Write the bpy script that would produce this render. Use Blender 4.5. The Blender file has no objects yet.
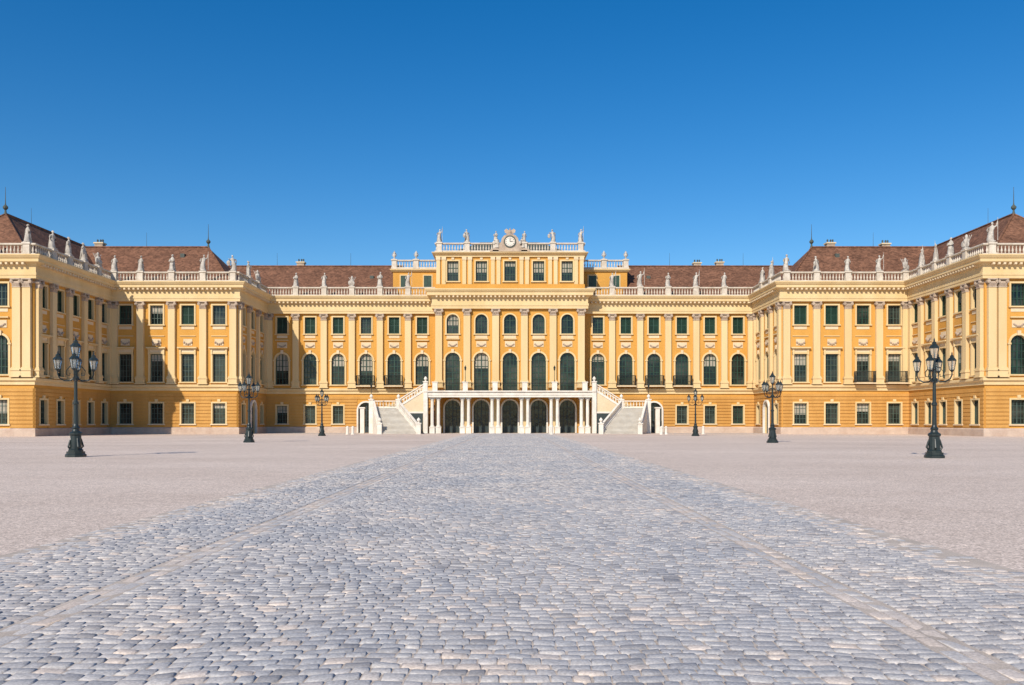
import bpy, math, random
from mathutils import Vector
random.seed(7)
R=random.Random(11)
scene=bpy.context.scene
XC=-0.3
# ------------------------------------------------------------------ materials
def new_mat(name):
    m=bpy.data.materials.new(name); m.use_nodes=True
    nt=m.node_tree; b=nt.nodes['Principled BSDF']
    return m,nt,b
def noisy(name,c1,c2,scale=0.6,rough=0.85,bump=0.0,bscale=20,c3=None,fine=0.0,streak=False):
    m,nt,b=new_mat(name); N=nt.nodes; L=nt.links
    geo=N.new('ShaderNodeNewGeometry')
    n=N.new('ShaderNodeTexNoise'); n.inputs['Scale'].default_value=scale; n.inputs['Detail'].default_value=6; n.inputs['Roughness'].default_value=0.6
    if streak:
        mp=N.new('ShaderNodeMapping'); mp.inputs['Scale'].default_value=(1,1,0.18)
        L.new(geo.outputs['Position'],mp.inputs['Vector']); L.new(mp.outputs[0],n.inputs['Vector'])
    else:
        L.new(geo.outputs['Position'],n.inputs['Vector'])
    r=N.new('ShaderNodeValToRGB'); r.color_ramp.elements[0].position=0.32; r.color_ramp.elements[1].position=0.68
    r.color_ramp.elements[0].color=(*c1,1); r.color_ramp.elements[1].color=(*c2,1)
    L.new(n.outputs['Fac'],r.inputs['Fac']); col=r.outputs['Color']
    if fine>0:
        n2=N.new('ShaderNodeTexNoise'); n2.inputs['Scale'].default_value=bscale; n2.inputs['Detail'].default_value=3
        L.new(geo.outputs['Position'],n2.inputs['Vector'])
        mr=N.new('ShaderNodeMapRange'); mr.inputs['From Min'].default_value=0.3; mr.inputs['From Max'].default_value=0.7
        mr.inputs['To Min'].default_value=1-fine; mr.inputs['To Max'].default_value=1+fine
        L.new(n2.outputs['Fac'],mr.inputs['Value'])
        mx=N.new('ShaderNodeVectorMath'); mx.operation='SCALE'
        L.new(col,mx.inputs[0]); L.new(mr.outputs[0],mx.inputs['Scale']); col=mx.outputs[0]
    L.new(col,b.inputs['Base Color']); b.inputs['Roughness'].default_value=rough
    if rough>.7: b.inputs['Specular IOR Level'].default_value=0.2
    if bump>0:
        nb=N.new('ShaderNodeTexNoise'); nb.inputs['Scale'].default_value=bscale; nb.inputs['Detail'].default_value=4
        L.new(geo.outputs['Position'],nb.inputs['Vector'])
        bp=N.new('ShaderNodeBump'); bp.inputs['Strength'].default_value=0.5; bp.inputs['Distance'].default_value=bump
        L.new(nb.outputs['Fac'],bp.inputs['Height']); L.new(bp.outputs[0],b.inputs['Normal'])
    return m
M={}
M['wall']=noisy('yellow_plaster',(0.54,0.265,0.052),(0.62,0.325,0.078),0.35,0.9,0.004,8,fine=0.08,streak=True)
M['rust']=noisy('rusticated_plaster',(0.48,0.24,0.062),(0.58,0.31,0.09),0.5,0.9,0.004,8,fine=0.09,streak=True)
M['trim']=noisy('cream_plaster',(0.63,0.45,0.22),(0.71,0.54,0.30),0.4,0.85,0.003,10,fine=0.07,streak=True)
M['pale']=noisy('pale_plaster',(0.62,0.48,0.30),(0.70,0.56,0.38),0.6,0.85,0.003,10,fine=0.08)
M['cap']=noisy('capital_stone',(0.33,0.25,0.19),(0.52,0.41,0.31),1.5,0.85,0.01,14,fine=0.18)
M['base']=noisy('plinth_stone',(0.44,0.32,0.25),(0.56,0.44,0.35),0.8,0.85,0.004,10,fine=0.08)
M['white']=noisy('white_stone',(0.62,0.56,0.48),(0.76,0.71,0.63),1.2,0.85,0.004,12,fine=0.1)
M['rail']=noisy('roof_balustrade_stone',(0.48,0.41,0.33),(0.66,0.59,0.50),1.2,0.85,0.004,12,fine=0.12)
M['statue']=noisy('statue_stone',(0.32,0.28,0.24),(0.60,0.55,0.48),2.2,0.85,0.01,14,fine=0.18)
M['green']=noisy('green_shutter_paint',(0.010,0.036,0.022),(0.02,0.062,0.038),1.0,0.45)
M['dark']=noisy('dark_door_and_shade_paint',(0.02,0.03,0.03),(0.03,0.045,0.045),1.0,0.5)  # door paint; also the painted shade of the opening under the stairs
M['mull']=noisy('window_frame_paint',(0.045,0.075,0.06),(0.08,0.12,0.095),1.0,0.5)
M['blind']=noisy('window_blind_cloth',(0.30,0.27,0.21),(0.40,0.36,0.29),1.0,0.9)
M['iron']=noisy('green_black_iron',(0.010,0.017,0.017),(0.022,0.032,0.031),3.0,0.4)
M['copper']=noisy('dark_copper',(0.05,0.06,0.05),(0.08,0.095,0.08),1.0,0.7)
M['steps']=noisy('step_stone',(0.30,0.265,0.22),(0.40,0.355,0.30),1.5,0.85,fine=0.1,bscale=8)
def glass_mat():
    m,nt,b=new_mat('window_glass'); N=nt.nodes;L=nt.links
    geo=N.new('ShaderNodeNewGeometry'); n=N.new('ShaderNodeTexNoise'); n.inputs['Scale'].default_value=0.45
    L.new(geo.outputs['Position'],n.inputs['Vector'])
    r=N.new('ShaderNodeValToRGB'); r.color_ramp.elements[0].position=0.4; r.color_ramp.elements[1].position=0.65
    r.color_ramp.elements[0].color=(0.006,0.012,0.012,1); r.color_ramp.elements[1].color=(0.05,0.055,0.045,1)
    L.new(n.outputs['Fac'],r.inputs['Fac']); L.new(r.outputs[0],b.inputs['Base Color'])
    b.inputs['Roughness'].default_value=0.08; b.inputs['Specular IOR Level'].default_value=0.4
    n2=N.new('ShaderNodeTexNoise'); n2.inputs['Scale'].default_value=1.6
    L.new(geo.outputs['Position'],n2.inputs['Vector'])
    bp=N.new('ShaderNodeBump'); bp.inputs['Strength'].default_value=0.35; bp.inputs['Distance'].default_value=0.06
    L.new(n2.outputs['Fac'],bp.inputs['Height']); L.new(bp.outputs[0],b.inputs['Normal'])
    return m
M['glass']=glass_mat()
m,nt,b=new_mat('lantern_glass'); b.inputs['Base Color'].default_value=(0.75,0.78,0.76,1); b.inputs['Roughness'].default_value=0.12
b.inputs['Transmission Weight'].default_value=0.75; b.inputs['IOR'].default_value=1.1; M['lglass']=m
def roof_mat():
    m,nt,b=new_mat('roof_tiles'); N=nt.nodes;L=nt.links
    geo=N.new('ShaderNodeNewGeometry')
    n=N.new('ShaderNodeTexNoise'); n.inputs['Scale'].default_value=0.5; n.inputs['Detail'].default_value=8; n.inputs['Roughness'].default_value=0.7
    L.new(geo.outputs['Position'],n.inputs['Vector'])
    r=N.new('ShaderNodeValToRGB'); r.color_ramp.elements[0].position=0.3; r.color_ramp.elements[1].position=0.7
    r.color_ramp.elements[0].color=(0.115,0.055,0.033,1); r.color_ramp.elements[1].color=(0.22,0.105,0.062,1)
    L.new(n.outputs['Fac'],r.inputs['Fac'])
    mp=N.new('ShaderNodeMapping'); mp.inputs['Scale'].default_value=(3.5,3.5,5.0)
    L.new(geo.outputs['Position'],mp.inputs['Vector'])
    v=N.new('ShaderNodeTexVoronoi'); v.inputs['Scale'].default_value=1.0
    L.new(mp.outputs[0],v.inputs['Vector'])
    mr=N.new('ShaderNodeMapRange'); mr.inputs['To Min'].default_value=0.65; mr.inputs['To Max'].default_value=1.35
    sep=N.new('ShaderNodeSeparateColor'); L.new(v.outputs['Color'],sep.inputs[0]); L.new(sep.outputs[0],mr.inputs['Value'])
    mx=N.new('ShaderNodeVectorMath'); mx.operation='SCALE'; L.new(r.outputs[0],mx.inputs[0]); L.new(mr.outputs[0],mx.inputs['Scale'])
    L.new(mx.outputs[0],b.inputs['Base Color']); b.inputs['Roughness'].default_value=0.85; b.inputs['Specular IOR Level'].default_value=0.2
    w=N.new('ShaderNodeTexWave'); w.bands_direction='Z'; w.inputs['Scale'].default_value=1.2; w.inputs['Distortion'].default_value=0.3
    L.new(geo.outputs['Position'],w.inputs['Vector'])
    bp=N.new('ShaderNodeBump'); bp.inputs['Strength'].default_value=0.4; bp.inputs['Distance'].default_value=0.04
    L.new(w.outputs['Fac'],bp.inputs['Height']); L.new(bp.outputs[0],b.inputs['Normal'])
    return m
M['roof']=roof_mat()

# ------------------------------------------------------------------ mesh builder
class MB:
    def __init__(s): s.v=[]; s.f=[]
    def poly(s,pts):
        i=len(s.v); s.v.extend(pts); s.f.append(tuple(range(i,i+len(pts))))
    def hexa(s,b4,t4):
        i=len(s.v); s.v.extend(b4); s.v.extend(t4)
        s.f+= [(i+3,i+2,i+1,i),(i+4,i+5,i+6,i+7),(i,i+1,i+5,i+4),(i+1,i+2,i+6,i+5),(i+2,i+3,i+7,i+6),(i+3,i,i+4,i+7)]
    def wbox(s,x0,x1,y0,y1,z0,z1):
        s.hexa([(x0,y0,z0),(x1,y0,z0),(x1,y1,z0),(x0,y1,z0)],[(x0,y0,z1),(x1,y0,z1),(x1,y1,z1),(x0,y1,z1)])
    def lathe(s,c,prof,n=8,caps=True,ph=0.0):
        cx,cy,cz=c; i0=len(s.v)
        for (r,z) in prof:
            for k in range(n):
                a=2*math.pi*(k+0.5)/n+ph
                s.v.append((cx+r*math.cos(a),cy+r*math.sin(a),cz+z))
        for j in range(len(prof)-1):
            for k in range(n):
                a=i0+j*n+k; b=i0+j*n+(k+1)%n
                s.f.append((a,b,b+n,a+n))
        if caps:
            s.f.append(tuple(i0+k for k in reversed(range(n))))
            t=i0+(len(prof)-1)*n; s.f.append(tuple(t+k for k in range(n)))
    def tube(s,pts,rads,n=6):
        i0=len(s.v); P=[Vector(p) for p in pts]
        for j,p in enumerate(P):
            d=(P[min(j+1,len(P)-1)]-P[max(j-1,0)]).normalized()
            up=Vector((0,0,1)) if abs(d.z)<0.9 else Vector((0,1,0))
            a=d.cross(up).normalized(); b=d.cross(a).normalized(); r=rads[j] if hasattr(rads,'__len__') else rads
            for k in range(n):
                t=2*math.pi*k/n; q=p+a*(r*math.cos(t))+b*(r*math.sin(t)); s.v.append(tuple(q))
        for j in range(len(P)-1):
            for k in range(n):
                a=i0+j*n+k; b=i0+j*n+(k+1)%n
                s.f.append((a,b,b+n,a+n))
        s.f.append(tuple(i0+k for k in range(n))); t=i0+(len(P)-1)*n; s.f.append(tuple(t+k for k in range(n)))
    def ball(s,c,r,n=8,m=6,sc=(1,1,1)):
        i0=len(s.v)
        for j in range(1,m):
            ph=math.pi*j/m
            for k in range(n):
                t=2*math.pi*k/n
                s.v.append((c[0]+r*sc[0]*math.sin(ph)*math.cos(t),c[1]+r*sc[1]*math.sin(ph)*math.sin(t),c[2]-r*sc[2]*math.cos(ph)))
        for j in range(m-2):
            for k in range(n):
                a=i0+j*n+k; b=i0+j*n+(k+1)%n; s.f.append((a,b,b+n,a+n))
        b0=len(s.v); s.v.append((c[0],c[1],c[2]-r*sc[2])); s.v.append((c[0],c[1],c[2]+r*sc[2]))
        for k in range(n):
            s.f.append((b0,i0+(k+1)%n,i0+k)); t=i0+(m-2)*n; s.f.append((b0+1,t+k,t+(k+1)%n))
    def mesh(s,name,mat,smooth=False):
        me=bpy.data.meshes.new(name); me.from_pydata([tuple(v) for v in s.v],[],s.f)
        if mat: me.materials.append(mat)
        if smooth:
            me.polygons.foreach_set('use_smooth',[True]*len(me.polygons))
        me.update(); return me
def link(name,me,parent=None,loc=(0,0,0),rz=0,sc=1):
    o=bpy.data.objects.new(name,me); scene.collection.objects.link(o)
    o.location=loc; o.rotation_euler=(0,0,rz); o.scale=(sc,sc,sc)
    if parent: o.parent=parent
    return o
def empty(name,loc=(0,0,0)):
    e=bpy.data.objects.new(name,None); scene.collection.objects.link(e); e.location=loc; e.empty_display_size=1; return e

B={k:MB() for k in ['wall','rust','trim','pale','cap','base','white','rail','green','dark','mull','blind','iron','glass','copper','roof','steps']}
palace=empty('palace')

class Fr:
    def __init__(s,p0,p1):
        s.o=p0; L=math.hypot(p1[0]-p0[0],p1[1]-p0[1]); s.L=L
        s.d=((p1[0]-p0[0])/L,(p1[1]-p0[1])/L); s.n=(s.d[1],-s.d[0])
    def P(s,u,z,d=0): return (s.o[0]+u*s.d[0]+d*s.n[0], s.o[1]+u*s.d[1]+d*s.n[1], z)
    def box(s,mb,u0,u1,z0,z1,d0,d1):
        mb.hexa([s.P(u0,z0,d1),s.P(u1,z0,d1),s.P(u1,z0,d0),s.P(u0,z0,d0)],[s.P(u0,z1,d1),s.P(u1,z1,d1),s.P(u1,z1,d0),s.P(u0,z1,d0)])
    def quad(s,mb,u0,u1,z0,z1,d=0):
        mb.poly([s.P(u0,z0,d),s.P(u1,z0,d),s.P(u1,z1,d),s.P(u0,z1,d)])
def sweep(mb,path,prof):
    n=len(path); nor=[]
    for i in range(n-1):
        dx=path[i+1][0]-path[i][0]; dy=path[i+1][1]-path[i][1]; L=math.hypot(dx,dy); nor.append((dy/L,-dx/L))
    ms=[]
    for i in range(n):
        if i==0: m=nor[0]
        elif i==n-1: m=nor[-1]
        else:
            a,b=nor[i-1],nor[i]; k=1+a[0]*b[0]+a[1]*b[1]; m=((a[0]+b[0])/k,(a[1]+b[1])/k)
        ms.append(m)
    i0=len(mb.v); k=len(prof)
    for i in range(n):
        for (d,z) in prof: mb.v.append((path[i][0]+ms[i][0]*d,path[i][1]+ms[i][1]*d,z))
    for i in range(n-1):
        for j in range(k-1):
            a=i0+i*k+j; mb.f.append((a,a+k,a+k+1,a+1))
    mb.f.append(tuple(i0+j for j in range(k))); mb.f.append(tuple(i0+(n-1)*k+j for j in reversed(range(k))))

# ------------------------------------------------------------------ facade pieces
NA=10
def arch_pts(uc,z1,r,rise=None):
    rise=rise or r
    return [(uc-r*math.cos(math.pi*k/NA), z1-rise+rise*math.sin(math.pi*k/NA)) for k in range(NA+1)]
def bars(fr,uc,z0,z1,w,mb,d0,d1,ncol,rows,t=0.07,arch=False):
    u0,u1=uc-w/2,uc+w/2
    fr.box(mb,u0+.002,u0+t+.02,z0,z1,d0,d1); fr.box(mb,u1-t-.02,u1-.002,z0,z1,d0,d1)
    fr.box(mb,u0+t+.02,u1-t-.02,z0+.002,z0+t+.03,d0,d1-.003)
    if not arch: fr.box(mb,u0+t+.02,u1-t-.02,z1-t-.02,z1-.002,d0,d1-.003)
    for i in range(1,ncol):
        u=u0+w*i/ncol; tt=t if i*2==ncol else t*0.5
        fr.box(mb,u-tt*.6,u+tt*.6,z0+t,z1-t,d0,d1-.012)
    for zz in rows:
        fr.box(mb,u0+t,u1-t,zz-t*.35,zz+t*.35,d0,d1-.02)
def window(fr,uc,z0,z1,w,arch,kind):
    dep=-0.34
    fr.quad(B['glass'] if kind!='shut' else B['dark'],uc-w/2,uc+w/2,z0,z1,dep)
    u0,u1=uc-w/2,uc+w/2; zs=z1-w/2 if arch else z1
    rv=B['trim']
    rv.poly([fr.P(u0,z0,0),fr.P(u0,zs,0),fr.P(u0,zs,dep),fr.P(u0,z0,dep)]); rv.poly([fr.P(u1,z0,0),fr.P(u1,z0,dep),fr.P(u1,zs,dep),fr.P(u1,zs,0)])
    rv.poly([fr.P(u0,z0,0),fr.P(u0,z0,dep),fr.P(u1,z0,dep),fr.P(u1,z0,0)])
    if arch:
        ap=arch_pts(uc,z1,w/2)
        for a,b in zip(ap,ap[1:]): rv.poly([fr.P(a[0],a[1],0),fr.P(b[0],b[1],0),fr.P(b[0],b[1],dep),fr.P(a[0],a[1],dep)])
    else: rv.poly([fr.P(u0,z1,0),fr.P(u1,z1,0),fr.P(u1,z1,dep),fr.P(u0,z1,dep)])
    if kind in('glass','green') and R.random()<.28:
        hh=(z1-z0)*R.choice([.25,.4,.55]); fr.quad(B['blind'],u0,u1,z1-hh,z1,dep+.004)
    if kind=='glass':
        h=zs-z0; nr=max(2,int(round(h/0.75)))
        bars(fr,uc,z0,z1,w,B['mull'],dep+.008,dep+.07,4,[z0+h*i/nr for i in range(1,nr)]+([zs] if arch else []),0.07,arch)
    elif kind=='green':
        h=zs-z0; nr=max(2,int(round(h/0.9)))
        bars(fr,uc,z0,z1,w,B['green'],dep+.008,dep+.10,4,[z0+h*i/nr for i in range(1,nr)]+([zs] if arch else []),0.11,arch)
    elif kind=='shut':
        bars(fr,uc,z0,z1,w,B['green'],dep+.005,dep+.13,2,[(z0+zs)/2]+([zs] if arch else []),0.12,arch)
        z=z0+.14
        while z<z1-.1:
            B['green'].hexa([fr.P(u0+.1,z,dep+.10),fr.P(u1-.1,z,dep+.10),fr.P(u1-.1,z+.07,dep+.02),fr.P(u0+.1,z+.07,dep+.02)],
                            [fr.P(u0+.1,z+.03,dep+.10),fr.P(u1-.1,z+.03,dep+.10),fr.P(u1-.1,z+.10,dep+.02),fr.P(u0+.1,z+.10,dep+.02)])
            z+=.14
    elif kind=='door':
        h=zs-z0
        bars(fr,uc,z0,z1,w,B['dark'],dep+.005,dep+.10,4,[z0+.9,z0+h*.55,zs-.02],0.12,arch)
        for k in range(4): fr.box(B['dark'],u0+w*k/4+.1,u0+w*(k+1)/4-.08,z0+.15,z0+.85,dep+.004,dep+.05)
def surround(fr,uc,z0,z1,w,arch,mb,t=0.22,pr=0.08):
    u0,u1=uc-w/2,uc+w/2; zs=z1-w/2 if arch else z1
    fr.box(mb,u0-t,u0,z0,zs,0.0,pr); fr.box(mb,u1,u1+t,z0,zs,0.0,pr)
    if arch:
        a1=arch_pts(uc,z1,w/2); a2=[(uc-(w/2+t)*math.cos(math.pi*k/NA), z1-w/2+(w/2+t)*math.sin(math.pi*k/NA)) for k in range(NA+1)]
        for k in range(NA):
            i,j,p,q=a1[k],a1[k+1],a2[k+1],a2[k]
            mb.hexa([fr.P(*i,0.0),fr.P(*j,0.0),fr.P(*p,0.0),fr.P(*q,0.0)],[fr.P(*i,pr),fr.P(*j,pr),fr.P(*p,pr),fr.P(*q,pr)])
    else: fr.box(mb,u0-t,u1+t,z1,z1+t,0.0,pr+.003)
def volute_caps(fr,uc,hw,pr,z):
    c=B['cap']
    fr.box(c,uc-hw-.03,uc+hw+.03,z-1.0,z-.92,0,pr+.06)
    fr.box(c,uc-hw+.02,uc+hw-.02,z-.92,z-.3,0,pr+.05)
    for s in (-1,1):
        cu=uc+s*(hw+.02)
        for rr,dd in ((.2,.16),(.1,.2)):
            ring=[(cu+rr*math.cos(2*math.pi*k/8),z-.34+rr*math.sin(2*math.pi*k/8)) for k in range(8)]
            i=len(c.v)
            for q in ring: c.v.append(fr.P(q[0],q[1],0.0))
            for q in ring: c.v.append(fr.P(q[0],q[1],pr+dd))
            for k in range(8): c.f.append((i+k,i+(k+1)%8,i+8+(k+1)%8,i+8+k))
            c.f.append(tuple(i+8+k for k in range(8)))
    for k in (-1,0,1):
        u=uc+k*hw*.62
        c.hexa([fr.P(u-.12,z-.9,pr+.04),fr.P(u+.12,z-.9,pr+.04),fr.P(u+.12,z-.9,pr),fr.P(u-.12,z-.9,pr)],
               [fr.P(u-.15,z-.55,pr+.2),fr.P(u+.15,z-.55,pr+.2),fr.P(u+.15,z-.55,pr),fr.P(u-.15,z-.55,pr)])
    fr.box(c,uc-hw-.16,uc+hw+.16,z-.14,z,0,pr+.17)
def pilaster(fr,uc,z0,z1,hw=.46,pr=.40,mat='trim',half=None):
    m=B[mat]
    fr.box(m,uc-hw-.22,uc+hw+.22,z0,z0+.16,0,pr+.2); fr.box(m,uc-hw-.12,uc+hw+.12,z0+.16,z0+.75,0,pr+.1)
    fr.box(m,uc-hw-.2,uc+hw+.2,z0+.75,z0+.87,0,pr+.18)
    fr.box(m,uc-hw-.12,uc+hw+.12,z0+.87,z0+1.03,0,pr+.12); fr.box(m,uc-hw-.06,uc+hw+.06,z0+1.03,z0+1.15,0,pr+.06)
    fr.box(m,uc-hw,uc+hw,z0+1.15,z1-1.0,0,pr)
    volute_caps(fr,uc,hw,pr,z1)
ZTOP=20.6
def facade(fr,centers,gnd,pn,mz,pil,z_ent=18.0,ztop=None,gmap=None,hw=.46):
    ztop=ztop or 18.6
    L=fr.L; bs=[0]+[(a+b)/2 for a,b in zip(centers,centers[1:])]+[L]
    W=B['wall']
    for i,uc in enumerate(centers):
        g=dict(gnd)
        if gmap and i in gmap: g=dict(gmap[i])
        ops=[g,dict(pn),dict(mz)]
        ua,ub=bs[i],bs[i+1]; z=0
        for o in ops:
            w=o['w']; z0,z1=o['z0'],o['z1']; u0,u1=uc-w/2,uc+w/2
            if z0>z: fr.quad(W,ua,ub,z,z0)
            fr.quad(W,ua,u0,z0,z1); fr.quad(W,u1,ub,z0,z1)
            if o.get('arch'):
                ap=arch_pts(uc,z1,w/2); h=NA//2
                for k in range(h): W.poly([fr.P(u0,z1),fr.P(*ap[k]),fr.P(*ap[k+1])])
                for k in range(h,NA): W.poly([fr.P(u1,z1),fr.P(*ap[k]),fr.P(*ap[k+1])])
            z=z1
            kind=o['kind']
            if kind=='mix': kind=R.choice(['shut','shut','green','glass'])
            if kind=='mixg': kind=R.choice(['glass','glass','green'])
            window(fr,uc,z0,z1,w,o.get('arch'),kind)
        fr.quad(W,ua,ub,z,ztop)
        arch=g.get('arch'); surround(fr,uc,g['z0'],g['z1'],g['w'],arch,B['white' if g['kind']=='door' else 'trim'],.24 if arch else .2,.30 if g['kind']=='door' else .13)
        if g['z0']>.5: fr.box(B['pale'],uc-g['w']/2-.3,uc+g['w']/2+.3,g['z0']-.16,g['z0'],0,.2)
        if not arch: fr.box(B['trim'],uc-.2,uc+.2,g['z1']+.2,g['z1']+.55,0,.19)
        z=.95; ch=.46
        while z+ch<5.92:
            za,zb=z+.035,z+ch-.035
            u0,u1=uc-g['w']/2-.21,uc+g['w']/2+.21
            if zb>g['z0']-.16 and za<g['z1']+.23:
                fr.box(B['rust'],max(ua,.09),u0,za,zb,0,.09); fr.box(B['rust'],u1,min(ub,L-.09),za,zb,0,.09)
            else: fr.box(B['rust'],max(ua,.09),min(ub,L-.09),za,zb,0,.09)
            z+=ch
        w=pn['w']; t=B['trim']
        surround(fr,uc,pn['z0'],pn['z1'],w,pn.get('arch'),t,.24,.13)
        if pn['z0']>6.8:
            fr.box(t,uc-w/2-.35,uc+w/2+.35,pn['z0']-.16,pn['z0'],0,.24)
        if pn.get('arch'):
            fr.box(B['pale'],uc-.2,uc+.2,pn['z1']-.05,pn['z1']+.5,0.0,.24)
            zi=pn['z1']-w/2
            for s in (-1,1): fr.box(t,uc+s*(w/2+.14)-.2,uc+s*(w/2+.14)+.2,zi-.14,zi+.05,0,.2)
            fr.box(B['pale'],uc-.75,uc+.75,pn['z1']+.85,pn['z1']+1.7,0,.07)
            for k in range(7):
                a=-0.9+k*0.3
                B['cap'].ball(fr.P(uc+a*.6,pn['z1']+1.35-0.35*math.cos(a*1.4),.1),.13,6,4)
            fr.box(t,uc-1.0,uc+1.0,pn['z1']+1.95,pn['z1']+2.1,0,.25)
        else:
            zt=pn['z1']+.24
            fr.box(B['pale'],uc-w/2-.1,uc+w/2+.1,zt+.003,zt+.5,0,.09)
            fr.box(t,uc-w/2-.45,uc+w/2+.45,zt+.5,zt+.68,0,.46)
            fr.box(t,uc-w/2-.35,uc+w/2+.35,zt+.38,zt+.5,0,.25)
            for s in (-1,1): fr.box(t,uc+s*(w/2+.12)-.12,uc+s*(w/2+.12)+.12,zt-.35,zt+.38,0.0,.22)
            fr.box(B['pale'],uc-.6,uc+.6,zt+.9,zt+1.8,0,.06)
            for k in range(5):
                a=-.5+k*.25; B['cap'].ball(fr.P(uc+a,zt+1.35-.25*math.cos(a*3),.1),.15,6,4)
            fr.box(t,uc-w/2-.2,uc+w/2+.2,zt+2.15,zt+2.25,0,.1)
        w=mz['w']
        surround(fr,uc,mz['z0'],mz['z1'],w,mz.get('arch'),t,.2,.11)
        fr.box(t,uc-w/2-.3,uc+w/2+.3,mz['z0']-.16,mz['z0'],0,.22)
        fr.box(B['pale'],uc-w/2,uc+w/2,mz['z0']-.65,mz['z0']-.25,0,.05)
    for u in pil: pilaster(fr,u,6.76,z_ent,hw)

DB,DA,DM,DC=97.5,116.0,129.2,127.2
X1,X2,X3,XCn=37.0,54.3,76.0,11.15
def X(x): return x+XC
left=[(X(-X3),DB),(X(-X2),DB),(X(-X2),DA),(X(-X1),DA),(X(-X1),DM),(X(-XCn),DM)]
right=[(2*XC-p[0],p[1]) for p in reversed(left)]
centre=[(X(-XCn),DM+.6),(X(-XCn),DC),(X(XCn),DC),(X(XCn),DM+.6)]
gM=dict(z0=1.4,z1=4.1,w=1.6,kind='mixg'); pM=dict(z0=7.3,z1=12.0,w=2.0,arch=True,kind='green'); mM=dict(z0=15.0,z1=17.5,w=1.6,kind='mix')
gA=dict(z0=1.4,z1=4.2,w=1.75,kind='glass'); pA=dict(z0=7.1,z1=10.9,w=1.75,kind='mixg'); mA=dict(z0=14.9,z1=17.5,w=1.75,kind='mix')
door=dict(z0=0.02,z1=4.6,w=2.3,arch=True,kind='door')
cM=[13.3+4.24*k for k in range(6)]
cA=[39.5+4.25*k for k in range(4)]
ped=[]
def balu(path,z,off=.1):
    mb=B['rail']
    sweep(mb,path,[(off-.24,z),(off+.24,z),(off+.24,z+.22),(off+.17,z+.28),(off-.17,z+.28),(off-.24,z+.22)])
    sweep(mb,path,[(off-.2,z+1.22),(off+.2,z+1.22),(off+.24,z+1.3),(off+.24,z+1.42),(off-.24,z+1.42),(off-.24,z+1.3)])
    for a,b in zip(path,path[1:]):
        f=Fr(a,b); u=.2
        while u<f.L:
            pt=f.P(u,0,off); mb.lathe((pt[0],pt[1],z+.27),[(.085,0),(.055,.1),(.125,.32),(.05,.68),(.085,.96)],6,False); u+=.42
for side,path in ((-1,left),(1,right)):
    segs=[Fr(a,b) for a,b in zip(path,path[1:])]
    if side==1: segs=segs[::-1]
    fB,fBA,fA,fAM,fM=segs
    def ax_to(f,ax):
        x=X(side*ax); return (x-f.o[0])*f.d[0]
    c=sorted(ax_to(fB,a) for a in (58.15,62.4,66.65,70.9)); p=[ax_to(fB,a) for a in (55.0,56.15,60.3,64.5,68.8,73.0)]
    facade(fB,c,gA,dict(pM,z0=7.1,z1=11.6,w=1.9),mA,p)
    ped+=[(fB.P(u,0,.1),fB) for u in (p[0],p[2],p[3],p[4])]
    c=[1.85+3.7*k for k in range(5)]; p=[.62]+[3.7*k for k in range(1,5)]+[18.5-.62]
    facade(fBA,c,dict(gA,w=1.5),dict(pA,w=1.5),dict(mA,w=1.5),p,hw=.4)
    ped+=[(fBA.P(u,0,.1),fBA) for u in p[1:-1]]
    c=sorted(ax_to(fA,a) for a in cA); p=[ax_to(fA,a) for a in (37.55,41.62,45.87,50.12,53.7)]
    facade(fA,c,gA,pA,mA,p)
    ped+=[(fA.P(u,0,.1),fA) for u in p]
    c=[2.3,6.6,10.9]; p=[.62,4.45,8.75,12.6]
    facade(fAM,c,gM,dict(pM,w=1.8,z1=11.8),dict(mM,w=1.5),p,hw=.4,gmap={1:door})
    ped+=[(fAM.P(u,0,.1),fAM) for u in p[1:3]]
    c=sorted(ax_to(fM,a) for a in cM); p=[ax_to(fM,a+2.12) for a in cM[:-1]]+[ax_to(fM,36.4)]
    di=[i for i,u in enumerate(c) if abs(u-ax_to(fM,cM[2]))<.1][0]
    facade(fM,c,gM,pM,mM,p,gmap={di:door})
    ped+=[(fM.P(ax_to(fM,a),0,.1),fM) for a in (15.42,19.66,23.9,28.1,32.4)]
    band=[(0,5.9),(.17,5.9),(.17,6.25),(.28,6.3),(.4,6.42),(.4,6.66),(.06,6.76),(0,6.76)]
    sweep(B['trim'],path,band)
    ent=[(0,18.0),(.48,18.0),(.48,18.35),(.54,18.36),(.54,18.68),(.44,18.7),(.44,19.45),(.54,19.5),(.6,19.66),(1.1,19.8),(1.1,20.15),(1.2,20.2),(1.38,20.48),(1.38,20.6),(-1.6,20.62),(-1.6,18.2)]
    sweep(B['trim'],path,ent)
    plp=[(.0,0),(.27,0),(.27,.8),(.14,.93),(0,.93)]
    dx=cM[2]; dq=6.6 if side==-1 else 13.2-6.6
    yd0,yd1=DA+6.6-1.4,DA+6.6+1.4
    pa=[path[0],path[1],path[2],path[3]] if side==-1 else None
    if side==-1:
        sweep(B['base'],path[:4]+[(X(-X1),yd0)],plp)
        sweep(B['base'],[(X(-X1),yd1),path[4],(X(-dx-1.4),DM)],plp)
        sweep(B['base'],[(X(-dx+1.4),DM),path[-1]],plp)
    else:
        sweep(B['base'],[path[0],(X(dx-1.4),DM)],plp)
        sweep(B['base'],[(X(dx+1.4),DM),path[1],(X(X1),yd1)],plp)
        sweep(B['base'],[(X(X1),yd0)]+path[2:],plp)
    for f in segs:
        u=.5
        while u<f.L-.3:
            f.box(B['pale'],u-.13,u+.13,19.5,19.74,.46,1.05); u+=.62
    balu(path,ZTOP+.015)
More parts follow.
